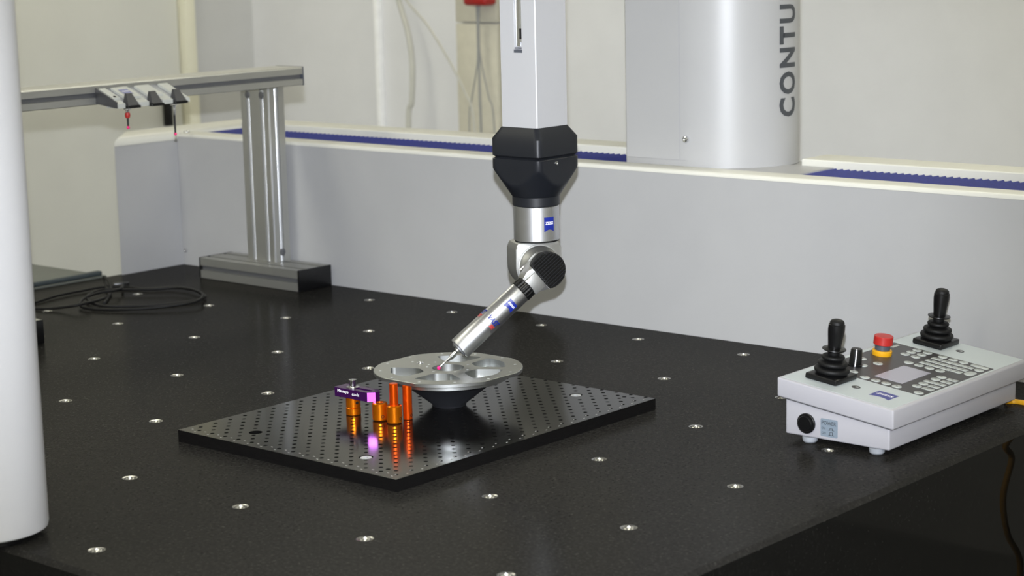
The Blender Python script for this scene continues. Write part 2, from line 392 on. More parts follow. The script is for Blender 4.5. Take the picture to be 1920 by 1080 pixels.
# lettering runs up the curved side
def col_text():
    bm = text2d('CONTURA', 1., .036, sp_=1.2); x0, x1, y0, y1 = bounds(bm)
    zb = zat(219, *ell(math.radians(88))); zt5 = zat(8, *ell(math.radians(88)))
    t5 = text2d('CONTU', 1., .036, sp_=1.2); c0, c1, _, _ = bounds(t5); t5.free()
    k = (zt5 - zb) / (c1 - c0)
    ta, tb = T_A, T_B
    def fn(u, v):
        s = (v - y0) / (y1 - y0); t = ta + (tb - ta) * s; ex, ey = ell(t)
        n = Vector((math.sin(t) / Ca, -math.cos(t) / Cb, 0)).normalized() * .0004
        return Vector((ex, ey, zb + (u - x0) * k)) + n
    return wrap(bm, fn, .12)
def t_at(u):     # angle on the ellipse whose pixel column is u
    lo_, hi_ = 0., math.radians(130)
    for _ in range(50):
        m_ = (lo_ + hi_) / 2
        if pj((*ell(m_), .4))[0] < u: lo_ = m_
        else: hi_ = m_
    return m_
T_B = t_at(1490.3); T_A = t_at(1461)        # letter tops face left in the picture
T_A, T_B = T_B, T_A
obj('lettering', col_text(), 'letter', br, 0, label='dark grey lettering running up the column')
# front leg: round column floating just above the stone on an air bearing
LR_ = .061; dl = ray(92, 975); dl.z = 0; dl.normalize(); sil = oz(92, 974, .012)
LC = Vector((sil.x, sil.y, 0)) - Vector((-dl.y, dl.x, 0)) * -LR_      # centre lies one radius left of the silhouette ray
mxl = Matrix.Translation((LC.x, LC.y, 0))
obj('front_leg', B().lathe([(LR_ - .004, .007), (LR_ - .001, .009), (LR_, .013), (LR_, ZB0 + .02)], 72, mxl), 'leg', br)
obj('air_bearing', B().lathe([(LR_ - .012, .0004), (LR_ - .012, .0069)], 48, mxl), 'black', br)
obj('cross_beam', B().box((-.70, LC.y - .1, ZB0), (-.51, 1.36, ZB1), .012), 'column', br)
# ------------------------------------------------------------------ measuring ram with black collar
KV = Vector((.66, -.751, 0)).normalized(); RV = Vector((.754, .657, 0)).normalized()
AX = Vector((-.466, .598, 0)) + RV * .0030
def za(v): return zat(v, AX.x, AX.y)
RS = .0313
zr0 = za(236); zslot = zat(96, AX.x, AX.y - RS)
rm = thing('measuring_ram', (AX.x, AX.y, zr0), 'white square measuring ram hanging down into a black faceted collar', 'machine ram')
x0, x1, y0, y1 = AX.x - RS, AX.x + RS, AX.y - RS, AX.y + RS
sxl = x0 + (x1 - x0) * (954.5 - 928.5) / 64; sxr = x0 + (x1 - x0) * (968 - 928.5) / 64
c = .0012
low = [(x0 + c, y0), (sxl, y0), (sxr, y0), (x1 - c, y0), (x1, y0 + c), (x1, y1), (x0, y1), (x0, y0 + c)]
up = [(x0 + c, y0), (sxl, y0), (sxl, y0 + .005), (sxr, y0 + .005), (sxr, y0), (x1 - c, y0), (x1, y0 + c), (x1, y1), (x0, y1), (x0, y0 + c)]
b = B(); b.prism(low, zr0, zslot); b.prism(up, zslot, 1.5)
obj('ram_body', b, 'white', rm)
obj('scale_tape', B().box((sxl + .0006, y0 + .003, zslot + .006), (sxl + .0075, y0 + .0048, 1.4)), 'chrome', rm, 0)
obj('scale_strip', B().box((sxl + .0078, y0 + .0025, zslot + .012), (sxr - .0006, y0 + .0049, 1.4)), 'anod', rm, 0)
obj('scale_clip', B().box((sxl + .0082, y0 + .0015, zslot + .016), (sxr - .0012, y0 + .0026, zslot + .03)), 'black', rm, 0)
obj('end_stop', B().box((sxl - .0004, y0 - .0006, zslot - .002), (sxr + .0006, y0 + .004, zslot + .0022)).box((sxl + .001, y0 + .0002, zslot + .0035), (sxr - .001, y0 + .004, zslot + .0048)), 'dgrey', rm, 0)
cg = thing('ram_carriage', (-.44, .6, ZB0 - .02), 'white carriage on the bridge beam guiding the ram', 'machine carriage')
obj('carriage_shell', B().box((-.509, .50, ZB0 - .02), (x0 - .002, .70, 1.2), .006).box((x0 - .002, .50, ZB0 - .02), (x1 + .04, y0 - .003, 1.2), .002).box((x0 - .002, y1 + .003, ZB0 - .02), (x1 + .04, .70, 1.2), .002), 'column', cg)
HS = .0427; n = 96
def sq(th, s, c_):
    """rounded-corner square radius in direction th"""
    cx_, sy_ = abs(math.cos(th)), abs(math.sin(th)); r0 = s / max(cx_, sy_)
    diag = (2 * s - c_ ) / (cx_ + sy_); return min(r0, diag)
def ring_sq(s, z, cone=9., ch_=.004):
    o = []
    for i in range(n):
        th = 2 * math.pi * i / n + math.pi / 4; r = min(sq(th, s, ch_), cone); o.append((AX.x + r * math.cos(th), AX.y + r * math.sin(th), z))
    return o
z1, z2, z3, z4, z5, z6 = za(256), za(287.5), za(291), za(294), za(322), za(366)
b = B(); b.loft([ring_sq(RS + .002, zr0 + .0005), ring_sq(HS, z1), ring_sq(HS, z2), ring_sq(HS - .003, z3)])
obj('collar_upper', b, 'headblk', rm)
NR = .0322; L = [ring_sq(HS - .003, z3), ring_sq(HS, z4)]
rc = HS * 1.36
for k in range(0, 15):
    f_ = k / 14; z = z5 + (z6 - z5) * f_; L.append(ring_sq(HS, z + (za(312) - z5) * (1 - f_), rc + (NR - rc) * f_))
b = B(); b.loft(L); obj('collar_lower', b, 'headblk', rm)
p = ox(1043, 306, AX.x + HS); obj('screw', screw_head(B(), p, UX, .0028, .0018), 'chrome', rm)
# ------------------------------------------------------------------ articulating probe head
z7, z8 = za(383.5), za(448)
ph = thing('probe_head', (AX.x, AX.y, z8), 'silver articulating probe head with finned black motor cap below the collar', 'probe head')
mxa = Matrix.Translation((AX.x, AX.y, 0))
obj('neck', B().lathe([(NR, z6 - .0002), (NR, z7 + .001), (NR - .001, z7)], 64, mxa), 'headblk', ph)
SR = .0312
obj('upper_cylinder', B().lathe([(SR - .0006, z7 - .0002), (SR, z7 - .001), (SR, z8 + .0008), (SR - .0006, z8)], 72, mxa), 'alu', ph)
obj('joint_gap', B().lathe([(SR - .0012, z8 - .0001), (SR - .0012, z8 - .0014)], 64, mxa), 'dark', ph)
def cyl_fn(o, axis, ref, rad, a0, v0):
    """(u along circumference from angle a0, v along axis)"""
    side = axis.cross(ref)
    def fn(u, v, lift=.0002):
        a = a0 + u / rad; return o + axis * (v0 + v) + (ref * math.cos(a) + side * math.sin(a)) * (rad + lift)
    return fn
# angle on the upper cylinder where the logo starts: pixel column 1020
def ang_px(u, rad, z):
    best = None
    for i in range(720):
        a = -math.pi + i * math.pi / 360; d = KV * math.cos(a) + UZ.cross(KV) * math.sin(a)
        if d.dot(KV) < 0: continue
        e = abs(pj(AX + d * rad + UZ * z)[0] - u)
        if best is None or e < best[0]: best = (e, a)
    return best[1]
zl = za(430) ; a0 = ang_px(1020.5, SR, zl); a1 = ang_px(1038.5, SR, zl)
logo(ph, cyl_fn(AX.copy(), UZ, KV, SR, a0, zl), (a1 - a0) * SR, za(403) - zl, .003)
# swivel: axis bv points at the viewer and a little right
bv = (KV * .955 + RV * .297).normalized(); hv = UZ.cross(bv).normalized()
zc = za(495); SC = Vector((AX.x, AX.y, zc)) - hv * .003
KW = .0325
kz = z8 - zc - .0014
kn = [(-KW * .88, kz), (-KW * .97, kz - .004), (-KW, kz - .010), (-KW, 0)] + [(-KW * math.cos(a), -KW * math.sin(a)) for a in [math.pi * i / 24 for i in range(1, 24)]] + [(KW, 0), (KW, kz - .010), (KW * .97, kz - .004), (KW * .88, kz)]
mxk = frame(SC, hv, UZ, bv)
b = B().prism(kn[::-1], -.024, .017, mxk, .003); obj('knuckle', b, 'alu_k', ph)
DR = .0290
obj('swivel_disc', B().lathe([(DR + .0008, .0168), (DR + .0008, .0182), (DR - .0008, .0184), (DR - .0008, .0205), (DR - .0022, .0225), (DR - .006, .0285), (DR - .0065, .032)], 64, mxk), 'alu_k', ph)
# probe direction: from the swivel centre to the tip
L_off = .043
PC = SC + bv * L_off
def solve_tilt():
    best = None
    for i in range(900):
        a = math.radians(20 + i * .06); d = -hv * math.sin(a) - UZ * math.cos(a)
        q0 = pj(PC); q1 = pj(PC + d * .2); want = (690 - 503) / (823 - 1024.)
        s = (q1[1] - q0[1]) / (q1[0] - q0[0]); e = abs(s - want)
        if best is None or e < best[0]: best = (e, d)
    return best[1]
pv = solve_tilt(); qv = bv.cross(pv).normalized()
mxp = frame(PC, pv, qv, bv)          # local x along the probe, z towards the viewer
hub = [(-.018, -.014), (-.008, -.022), (.012, -.020), (.0215, -.0155), (.0335, -.012), (.0335, .0135), (.0145, .0225), (-.008, .023), (-.018, .015)]
b = B(); b.loft([[mxp @ Vector((x, y, z)) for x, y in pl] for z, pl in ((-.016, hub), (.0035, hub), (.0072, [(x if x < .013 else .0145, y * .97) for x, y in hub]))])
obj('swivel_hub', b, 'alu_k', ph, 25)
CR, CC = .0248, .0138
def dshape(r, cc, k=40):
    a0_ = math.acos(cc / r); return [(r * math.cos(a0_ + (2 * math.pi - 2 * a0_) * i / k), r * math.sin(a0_ + (2 * math.pi - 2 * a0_) * i / k)) for i in range(k + 1)]
cap = obj('motor_cap', B().prism(dshape(CR, CC), .0035, .0125, mxp, .0006), 'blackm', ph, label='black finned motor cap')
nfin = 12
for i in range(nfin):
    y = -CR * .93 + 2 * CR * .93 * (i + .5) / nfin; hw = CR * .93 / nfin * .36
    xa = -math.sqrt(max(0, CR ** 2 - (abs(y) + hw) ** 2)) + .0004; xb = min(CC - .0004, -xa)
    b = B().box((xa, y - hw, .0124), (xb, y + hw, .0162), .0005, 1); t = B().join(b, mxp)
    obj('fin', t, 'finm', cap)
obj('hub_block', B().join(B().box((CC + .0002, -.0095, -.012), (.0335, .0150, .0100), .0008, 2), mxp), 'alu_k', ph)
obj('link_rod', B().tube([mxp @ Vector((.019, -.0225, -.002)), mxp @ Vector((.027, -.0220, -.002))], .0014), 'chrome', ph)
# ------------------------------------------------------------------ scanning probe
def along(u, v):    # distance along the probe for a pixel lying on its axis
    best = None
    for i in range(2400):
        s = i * .0001; q = pj(PC + pv * s); e = (q[0] - u) ** 2 + (q[1] - v) ** 2
        if best is None or e < best[0]: best = (e, s)
    return best[1]
s1, s2, s3, s4, s5 = along(987, 532), along(974.5, 546.5), along(862, 654), along(850, 666), along(823, 690)
sr = .0158
sp = thing('scanning_probe', PC + pv * s1, 'slanted silver scanning probe with black grip ring and thin pink-tipped stylus', 'probe')
rf = qv; mxs = frame(PC, bv, -qv, pv)       # z along the probe
mxs = frame(PC, bv, pv.cross(bv), pv)
obj('adapter', B().lathe([(.006, s1 - .012), (.009, s1 - .004), (.010, s1 + .0005)], 32, mxs), 'chrome', sp)
loops = []
for z, r0 in ((s1, .0125), (s1 + .0015, .0146), (s2 - .001, .0152), (s2, .0145)):
    loops.append([mxs @ Vector(((r0 + (.0006 if (i // 2) % 2 else -.0002)) * math.cos(2 * math.pi * i / 72), (r0 + (.0006 if (i // 2) % 2 else -.0002)) * math.sin(2 * math.pi * i / 72), z)) for i in range(72)])
obj('grip_ring', B().loft(loops), 'black', sp, 30)
ss = s2 + (s3 - s2) * .60
obj('probe_body', B().lathe([(sr - .0012, s2 + .0001), (sr - .0008, s2 + .001), (sr - .0006, ss - .0003), (sr - .001, ss), (sr - .0004, ss + .0003), (sr, s3 - .001), (sr - .0006, s3), (.004, s3 + .0005)], 72, mxs), 'alu', sp)
obj('stylus_plate', B().lathe([(.0115, s3 + .0004), (.0115, s3 + .0022), (.009, s3 + .0026)], 40, mxs), 'slot', sp)
st = obj('stylus_shaft', B().lathe([(.0042, s3 + .0026), (.0042, s3 + .0055), (.0027, s3 + .007), (.0024, s4 + .004), (.0013, s4 + .0065), (.0012, s5)], 20, mxs), 'chrome', sp)
ball = bmesh.new(); bmesh.ops.create_uvsphere(ball, u_segments=16, v_segments=10, radius=.0026); bmesh.ops.translate(ball, vec=PC + pv * s5, verts=ball.verts[:])
b = B(); b.bm.free(); b.bm = ball; obj('stylus_ball', b, 'ruby', sp, 60, label='pink ruby ball tip')
TIP = PC + pv * s5
# prints on the probe body
side = pv.cross(bv)
def pa(u, v):       # (angle, distance along) on the body for a pixel
    best = None
    for i in range(-110, 111, 2):
        a = math.radians(i); d = bv * math.cos(a) + side * math.sin(a)
        for j in range(0, 160):
            s = s2 + (s3 - s2) * j / 159; q = pj(PC + pv * s + d * sr); e = (q[0] - u) ** 2 + (q[1] - v) ** 2
            if best is None or e < best[0]: best = (e, a, s)
    return best[1:]
def body_fn(a0_, s0_):   # u runs round the body, v runs up towards the head
    def fn(u, v, lift=.0002):
        a = a0_ + sgn * u / sr; return PC + pv * (s0_ - v) + (bv * math.cos(a) + side * math.sin(a)) * (sr + lift)
    return fn
aL, sL = pa(945, 571); aR, sR = pa(957, 585)
sgn = 1 if aR > aL else -1
# flag: left-bottom corner, right-bottom corner
aT, sT = pa(957, 557)
logo(sp, body_fn(aL, sL + .001), abs(aR - aL) * sr * 1.05, max(.012, sL - sT), .003, 'blue')
def body_text(txt, m, px0, width, h, sh=.3, bold=.015):
    a_, s_ = px0; bm = text2d(txt, 1., bold, sh); x0_, x1_, y0_, y1_ = bounds(bm); kx = width / (x1_ - x0_); ky = h / (y1_ - y0_)
    f = body_fn(a_, s_); obj('print', wrap(bm, lambda u, v: f((u - x0_) * kx, (v - y0_) * ky), .004 / max(kx, 1e-6)), m, sp, 0)
a_, s_ = pa(913, 597); body_text('VAST', 'blue', (a_, s_), .0190, .0078, bold=.035)
body_text('XXT', 'redink', (a_ + sgn * .0090 / sr, s_ + .0060), .0088, .0050, bold=.04)
body_text('VAST', 'blue', (a_ - sgn * .0275 / sr, s_), .0190, .0078, bold=.035)
body_text('XXT', 'redink', (a_ - sgn * .0185 / sr, s_ + .0060), .0088, .0050, bold=.04)
# ------------------------------------------------------------------ fixture plate with hole grid
A = .01258; BT = .0156
BX0, BX1, BY0, BY1 = -.689, -.2968, .1475, .6425
fp = thing('fixture_plate', ((BX0 + BX1) / 2, (BY0 + BY1) / 2, 0), 'black anodised fixture plate drilled with a dense hole grid', 'fixture plate')
bolts = [(-.396, .5955), (-.396, .1962), (-.597, .1982), (-.597, .597)]
hx0, hy0 = -.3112, .1617
holes = []
for m_ in range(0, 30):
    for k in range(0, 39):
        if (m_ + k) % 2 == 0:
            x, y = hx0 - m_ * A, hy0 + k * A
            if all((x - bx) ** 2 + (y - by) ** 2 > .0118 ** 2 for bx, by in bolts) and x > BX0 + .008: holes.append(circ(x, y, .0029, 10))
big = [circ(bx, by, .0088, 28) for bx, by in bolts] + [circ(hx0 - 2 * A, hy0 + A * .96, .0031, 12), circ(-.336, .625, .0031, 12)]
b = B(); e_ = .0003
lo = b.plate([(BX0 + e_, BY0 + e_), (BX1 - e_, BY0 + e_), (BX1 - e_, BY1 - e_), (BX0 + e_, BY1 - e_)], holes + big, BT, .0105)
l2 = b.loop([(BX0, BY0, BT - e_), (BX1, BY0, BT - e_), (BX1, BY1, BT - e_), (BX0, BY1, BT - e_)]); b.bridge(lo, l2, True)
l3 = b.loop([(BX0, BY0, .0002), (BX1, BY0, .0002), (BX1, BY1, .0002), (BX0, BY1, .0002)]); b.bridge(l2, l3, True); b.face(l3[::-1])
obj('drilled_plate', b, 'board', fp, 0)
hexr = [(.0030 * math.cos(math.pi / 3 * i), .0030 * math.sin(math.pi / 3 * i)) for i in range(6)]
for bx, by in bolts[:2]:
    b = B(); lo = b.plate(circ(bx, by, .0068, 28), [[(bx + x, by + y) for x, y in hexr]], BT - .0003, .004)
    l2 = b.loop([(*q, BT - .0012) for q in circ(bx, by, .0075, 28)]); b.bridge(lo, l2, True)
    l3 = b.loop([(*q, BT - .0100) for q in circ(bx, by, .0075, 28)]); b.bridge(l2, l3, True)
    obj('cap_screw', b, 'bolt', fp, 30, label='bright steel socket cap screw')
b = B()
for k in range(0, 15):
    x = hx0 - 2 * k * A
    b.box((x - .0016, BY0 + .0062, BT + .00004), (x + .0016, BY0 + .0078, BT + .00012)); b.box((x - A - .0016, BY0 + .0128, BT + .00004), (x - A + .0016, BY0 + .0144, BT + .00012))
for k in range(0, 19):
    y = hy0 + 2 * k * A + A
    b.box((BX1 - .0088, y - .0022, BT + .00004), (BX1 - .0072, y + .0006, BT + .00012)); b.box((BX1 - .0158, y - .0148, BT + .00004), (BX1 - .0144, y - .012, BT + .00012))
obj('engraved_mark', b, 'grey', fp, 0, kind='stuff')
# ------------------------------------------------------------------ machined flange standing on the plate
f0 = oz(842.3, 759.3, BT); FC = Vector((f0.x, f0.y, 0))
ZT = zat(689.3, FC.x, FC.y)
FR = .0992
fg = thing('machined_flange', (FC.x, FC.y, BT), 'round machined aluminium flange with pockets standing on a black cone', 'machined part')
e1, e2 = RV, -KV
def fpt(ang, r):
    d = e1 * math.cos(math.radians(ang)) + e2 * math.sin(math.radians(ang)); return (FC.x + d.x * r, FC.y + d.y * r)
def flat_r(th, r, fl=.952): return min(r, r * fl / max(abs(math.cos(th)), abs(math.sin(th))))
def disc_outline(r, n_=120): return [(FC.x + flat_r(2 * math.pi * i / n_, r) * math.cos(2 * math.pi * i / n_), FC.y + flat_r(2 * math.pi * i / n_, r) * math.sin(2 * math.pi * i / n_)) for i in range(n_)]
def round_poly(pts, r, k=4):
    o = []
    for i in range(len(pts)):
        p0, p1, p2 = Vector(pts[i - 1]), Vector(pts[i]), Vector(pts[(i + 1) % len(pts)])
        a = p1 + (p0 - p1).normalized() * r; c_ = p1 + (p2 - p1).normalized() * r
        for j in range(k + 1):
            t = j / k; q = a * (1 - t) ** 2 + p1 * 2 * t * (1 - t) + c_ * t * t; o.append((q.x, q.y))
    return o
pockets = []
for c0 in (-100, -38, 21, 79, -162):
    ri, ro, ai, ao = .036, .077, 18, 25
    pts = [fpt(c0 - ai, ri / math.cos(math.radians(ai))), fpt(c0 - ao, ro), fpt(c0, ro * 1.03), fpt(c0 + ao, ro), fpt(c0 + ai, ri / math.cos(math.radians(ai)))]
    pockets.append(round_poly(pts, .007))
bore = circ(FC.x, FC.y, .0215, 40)
rim = [circ(*fpt(7 + 30 * i, FR * .905), .0016, 10) for i in range(12)]
sm = [circ(*fpt(a, r), .0013, 10) for a, r in ((140, .062), (140, .034), (166, .029), (118, .040), (155, .074), (30, .030), (-30, .030), (-70, .029), (-130, .029), (95, .030))]
cb = [circ(*fpt(140, .050), .0055, 20)]
dt = .0046
b = B(); lo = b.plate(disc_outline(FR - .0006), pockets + [bore], ZT, .0105)
def extra(): pass
l2 = b.loop([(x, y, ZT - .0006) for x, y in disc_outline(FR)]); b.bridge(lo, l2, True)
l3 = b.loop([(x, y, ZT - dt) for x, y in disc_outline(FR)]); b.bridge(l2, l3, True)
l4 = b.loop([(x, y, ZT - dt) for x, y in disc_outline(FR * .82)]); b.bridge(l3, l4, True)
obj('flange_disc', b, 'alu_m', fg, 30)
zr = ZT - dt
b = B().lathe([(.0795, zr + .0001), (.0795, zr - .0012), (.0775, zr - .0016), (.0775, zr - .0024), (.0795, zr - .0028), (.0795, zr - .0088), (.0785, zr - .0095), (.066, zr - .0096)], 96, Matrix.Translation(FC), cap=False)
obj('flange_ring', b, 'alu_m', fg, 30)
b = B().lathe([(.066, zr - .0095), (.0235, BT + .0035), (.0225, BT + .0003)], 72, Matrix.Translation(FC)); obj('support_cone', b, 'conebl', fg, label='matt black cone foot')
dm = B().lathe([(.0021, .00005), (.0016, .0004), (.0006, .0006)], 12)  # bright domes stand in for glints from the countersunk holes
copies('countersink_glint', dm, 'bolt', fg, [(*fpt(7 + 30 * i, FR * .905), ZT) for i in range(12)] + [(*fpt(a, r), ZT) for a, r in ((140, .064), (140, .034), (166, .029), (118, .040), (30, .030), (-30, .030), (-70, .029), (-130, .029))])
obj('dowel', B().lathe([(.0055, ZT + .00005), (.0055, ZT + .0002), (.0035, ZT + .0002), (.003, ZT + .0022), (.001, ZT + .0026)], 20, Matrix.Translation((*fpt(140, .050), 0))), 'chrome', fg)
# ------------------------------------------------------------------ orange posts and clamp
def post_at(u, v, r):
    p = oz(u, v, BT); return Vector((p.x, p.y, 0)) - KV * r
def sleeve(p, r, z0, z1, c_=.0008): return B().lathe([(r - c_, z0), (r, z0 + c_), (r, z1 - c_), (r - c_, z1), (.0042, z1), (.0038, z1 - .004), (.0002, z1 - .004)], 40, Matrix.Translation(p))
def cross_hole(parent, p, r, u, z):
    # dark radial hole seen on the side: direction whose pixel column is u
    best = None
    for i in range(-80, 81, 2):
        a = math.radians(i); d = KV * math.cos(a) + RV * math.sin(a); e = abs(pj(p + d * r + UZ * z)[0] - u)
        if best is None or e < best[0]: best = (e, d)
    d = best[1]; obj('cross_hole', B().lathe([(.0021, r - .0005), (.0021, r + .00008), (.0016, r + .00009), (.0014, r - .0003), (.0001, r - .0003)], 14, frame(p + UZ * z, UZ.cross(d), UZ, d)), 'dark', parent)
R1 = .0099; RG = 'orange posts on the fixture plate'
P1 = post_at(662, 780.3, R1); z1a = BT + .0002; zb1 = zat(743.5, P1.x, P1.y)
ck = thing('clamp_post', (P1.x, P1.y, BT), 'orange two-piece post carrying a purple clamp bar with bright thumb screw', 'clamp', RG)
zm = zat(762.5, P1.x, P1.y)
obj('lower_sleeve', sleeve(P1, R1, z1a, zm - .0001), 'orange', ck); obj('upper_sleeve', sleeve(P1, R1 - .0003, zm, zb1), 'orange', ck)
cross_hole(ck, P1, R1, 669.5, (zm + zb1) / 2)
bh = .0122; bxl = P1.x - .0235; bxr = bxl + .069; byf = P1.y - .0112; byb = P1.y + .0118; cf = .0075
bar = [(bxl + .001, byf), (bxr - cf, byf), (bxr, byf + cf), (bxr, byb - cf), (bxr - cf, byb), (bxl + .001, byb), (bxl, byb - .001), (bxl, byf + .001)]
slot_ = rrect(P1.x - .001, P1.y - .0032, bxr - cf - .002, P1.y + .0032, .003)
b = B(); lo = b.plate(bar, [slot_], zb1 + bh, .0075); l2 = b.loop([(x, y, zb1 + .0001) for x, y in bar]); b.bridge(lo, l2, True); b.face(l2[::-1])
pb = obj('clamp_bar', b, 'purple', ck, 25, label='purple anodised clamp bar')
nn = Vector((1, -1, 0)).normalized() * .00012
b = B(); b.face(b.loop([Vector((bxr - cf, byf, z)) + nn if k == 0 else Vector((bxr, byf + cf, z)) + nn for k, z in ((0, zb1 + .0002), (1, zb1 + .0002), (1, zb1 + bh - .0001), (0, zb1 + bh - .0001))]))
obj('chamfer', b, 'pink', pb, 0, label='bright violet chamfer')
flat_text('lettering', 'Mitutoyo', 'inkw', pb, Vector((bxl + .0065, byf, zb1 + .0052)), UX, UZ, .0205, .0052, .02)
flat_text('lettering', 'eco-fix', 'inkw', pb, Vector((bxl + .0335, byf, zb1 + .0050)), UX, UZ, .0135, .0042, .004, .2)
tp = Matrix.Translation((P1.x + .0005, P1.y, zb1 + bh))
obj('thumb_screw', B().lathe([(.0088, .0001), (.0088, .0012), (.0050, .0018), (.0046, .0022), (.0046, .0080), (.0052, .0092), (.0052, .0108), (.0030, .0109), (.0028, .0090), (.0002, .0090)], 32, tp), 'chrome', ck)
P2 = post_at(712.2, 791, R1); zt2 = zat(754, P2.x, P2.y)
sb = thing('standoff', (P2.x, P2.y, BT), 'short orange sleeve with an open top next to the rod post', 'post', RG)
obj('sleeve', sleeve(P2, R1, BT + .0002, zt2, .0014), 'orange', sb); cross_hole(sb, P2, R1, 718, zat(782, *(P2 + KV * R1).xy))
P3 = post_at(739, 796.2, R1); zt3 = zat(759, P3.x, P3.y)
sc = thing('rod_post', (P3.x, P3.y, BT), 'orange sleeve with a slimmer deep-orange rod rising from its top', 'post', RG)
obj('sleeve', sleeve(P3, R1, BT + .0002, zt3, .0014), 'orange', sc); cross_hole(sc, P3, R1, 751, zat(787, *(P3 + KV * R1).xy))
zt3r = zat(718.5, P3.x, P3.y)
obj('rod', B().lathe([(.0056, zt3 - .003), (.0056, zt3r - .0005), (.0051, zt3r)], 32, Matrix.Translation(P3)), 'orange_d', sc)
P4 = post_at(764.5, 788, .0060)
zt4 = min(zat(717.5, P4.x, P4.y), ZT - dt - .0004)
sd = thing('support_rod', (P4.x, P4.y, BT), 'plain deep-orange rod standing under the flange edge', 'post', RG)
obj('rod', B().lathe([(.0056, BT + .0002), (.0061, BT + .0008), (.0061, zt4 - .0005), (.0056, zt4)], 32, Matrix.Translation(P4)), 'orange_d', sd); cross_hole(sd, P4, .0061, 771.5, BT + .006)
# ------------------------------------------------------------------ stylus rack (aluminium profiles)
rk = thing('stylus_rack', (-1.5, 1.02, 0), 'aluminium profile rack with horizontal beam on an upright and foot blocks', 'rack')
ZBT = .0395
def profile_x(b, x0_, x1_, y0_, y1_, z0_, z1_):
    """horizontal profile along x with slots in front, back and two on top"""
    ym, zm_ = (y0_ + y1_) / 2, (z0_ + z1_) / 2; h, d_ = .0045, .006; q = (y1_ - y0_) / 4
    pl = [(y0_, z0_), (y1_, z0_), (y1_, zm_ - h), (y1_ - d_, zm_ - h), (y1_ - d_, zm_ + h), (y1_, zm_ + h), (y1_, z1_),
          (y1_ - q + h, z1_), (y1_ - q + h, z1_ - d_), (y1_ - q - h, z1_ - d_), (y1_ - q - h, z1_), (y0_ + q + h, z1_), (y0_ + q + h, z1_ - d_), (y0_ + q - h, z1_ - d_), (y0_ + q - h, z1_),
          (y0_, z1_), (y0_, zm_ + h), (y0_ + d_, zm_ + h), (y0_ + d_, zm_ - h), (y0_, zm_ - h)]
    return b.loft([[(x, y, z) for y, z in pl] for x in (x0_, x1_)])
for yb0, yb1 in ((.982, 1.0625), (.346, .424)):
    zmb = (ZBT + .0008) / 2; 
    fb = obj('foot_block', profile_x(B(), -1.638, -1.366, yb0, yb1, .0008, ZBT), 'anod', rk, 20)
    obj('slot_shade_strip', B().box((-1.6375, yb0 + .0052, zmb - .0042), (-1.3665, yb0 + .0058, zmb + .0042)), 'slot', fb, 0)  # added dark strip imitates the shade inside the front slot
    obj('end_cap', B().box((-1.366, yb0 - .0006, .0004), (-1.3615, yb1 + .0006, ZBT + .0006), .0012), 'black', fb)
    obj('end_cap', B().box((-1.6415, yb0 - .0006, .0004), (-1.638, yb1 + .0006, ZBT + .0006), .0012), 'black', fb)
ZP = .3695
def upright(x0_, x1_, y0_, y1_):
    h, d_ = .0045, .0055; xq = (x1_ - x0_) / 4; ym = (y0_ + y1_) / 2
    def side_slots(p): return p
    pl = [(x0_, y0_), (x0_ + xq - h, y0_), (x0_ + xq - h, y0_ + d_), (x0_ + xq + h, y0_ + d_), (x0_ + xq + h, y0_), (x1_ - xq - h, y0_), (x1_ - xq - h, y0_ + d_), (x1_ - xq + h, y0_ + d_), (x1_ - xq + h, y0_), (x1_, y0_),
          (x1_, ym - h), (x1_ - d_, ym - h), (x1_ - d_, ym + h), (x1_, ym + h), (x1_, y1_), (x0_, y1_)]
    o = obj('upright', B().prism(pl, ZBT, ZP), 'anod', rk, 20)
    for xx in (x0_ + xq, x1_ - xq):
        mx_ = frame(Vector((xx, y0_ + .0005, ZP - .018)), UX, UZ, -UY)
        obj('connector_disc', B().lathe([(.0068, 0), (.0068, .0012), (.0062, .0016)], 24, mx_), 'slot', o)
        obj('slot_strip', B().lathe([(.0041, 0), (.0041, ZP - ZBT - .012)], 20, Matrix.Translation((xx, y0_ + .0042, ZBT + .001))), 'anod_hi', o)
    mx_ = frame(Vector((x1_ - .0005, ym, ZBT + .018)), UY, UZ, UX)
    obj('connector_disc', B().lathe([(.0068, 0), (.0068, .0012), (.0062, .0016)], 24, mx_), 'slot', o)
    obj('slot_strip', B().lathe([(.0041, 0), (.0041, ZP - ZBT - .002)], 20, Matrix.Translation((x1_ - .0042, ym, ZBT + .001))), 'anod_hi', o)
    obj('corner_strip', B().box((x1_ - .0025, y0_ - .0006, ZBT + .001), (x1_ + .0006, y0_ + .0025, ZP - .001), .0009, 2), 'anod_hi', o)
upright(-1.5435, -1.467, 1.0205, 1.0585)
upright(-1.5435, -1.467, .365, .403)
XB0, XB1 = -1.485, -1.413; YB0, YB1 = .30, 1.0585
zb0, zb1_ = .3702, .4035; zm_ = (zb0 + zb1_) / 2 - .001; hh = .0042
pl = [(XB0, zb0), (XB1 - .001, zb0), (XB1, zb0 + .001), (XB1, zm_ - hh), (XB1 - .006, zm_ - hh), (XB1 - .006, zm_ + hh), (XB1, zm_ + hh), (XB1, zb1_ - .0025), (XB1 - .0008, zb1_ - .0008), (XB1 - .0025, zb1_), (XB0, zb1_)]
obj('slot_shade_strip', B().box((XB1 - .0058, YB0 + .004, zm_ - hh + .0003), (XB1 - .0052, YB1 - .0005, zm_ + hh - .0003)), 'slot', rk, 0)  # dark strip put into the beam slot as its shade
obj('beam', B().loft([[(x, y, z) for x, z in pl] for y in (YB0, YB1)]), 'anod', rk, 20)
obj('end_cap', B().box((XB0 - .0005, YB1, zb0 - .0006), (XB1 + .0006, YB1 + .003, zb1_ + .0006), .001), 'dgrey', rk)
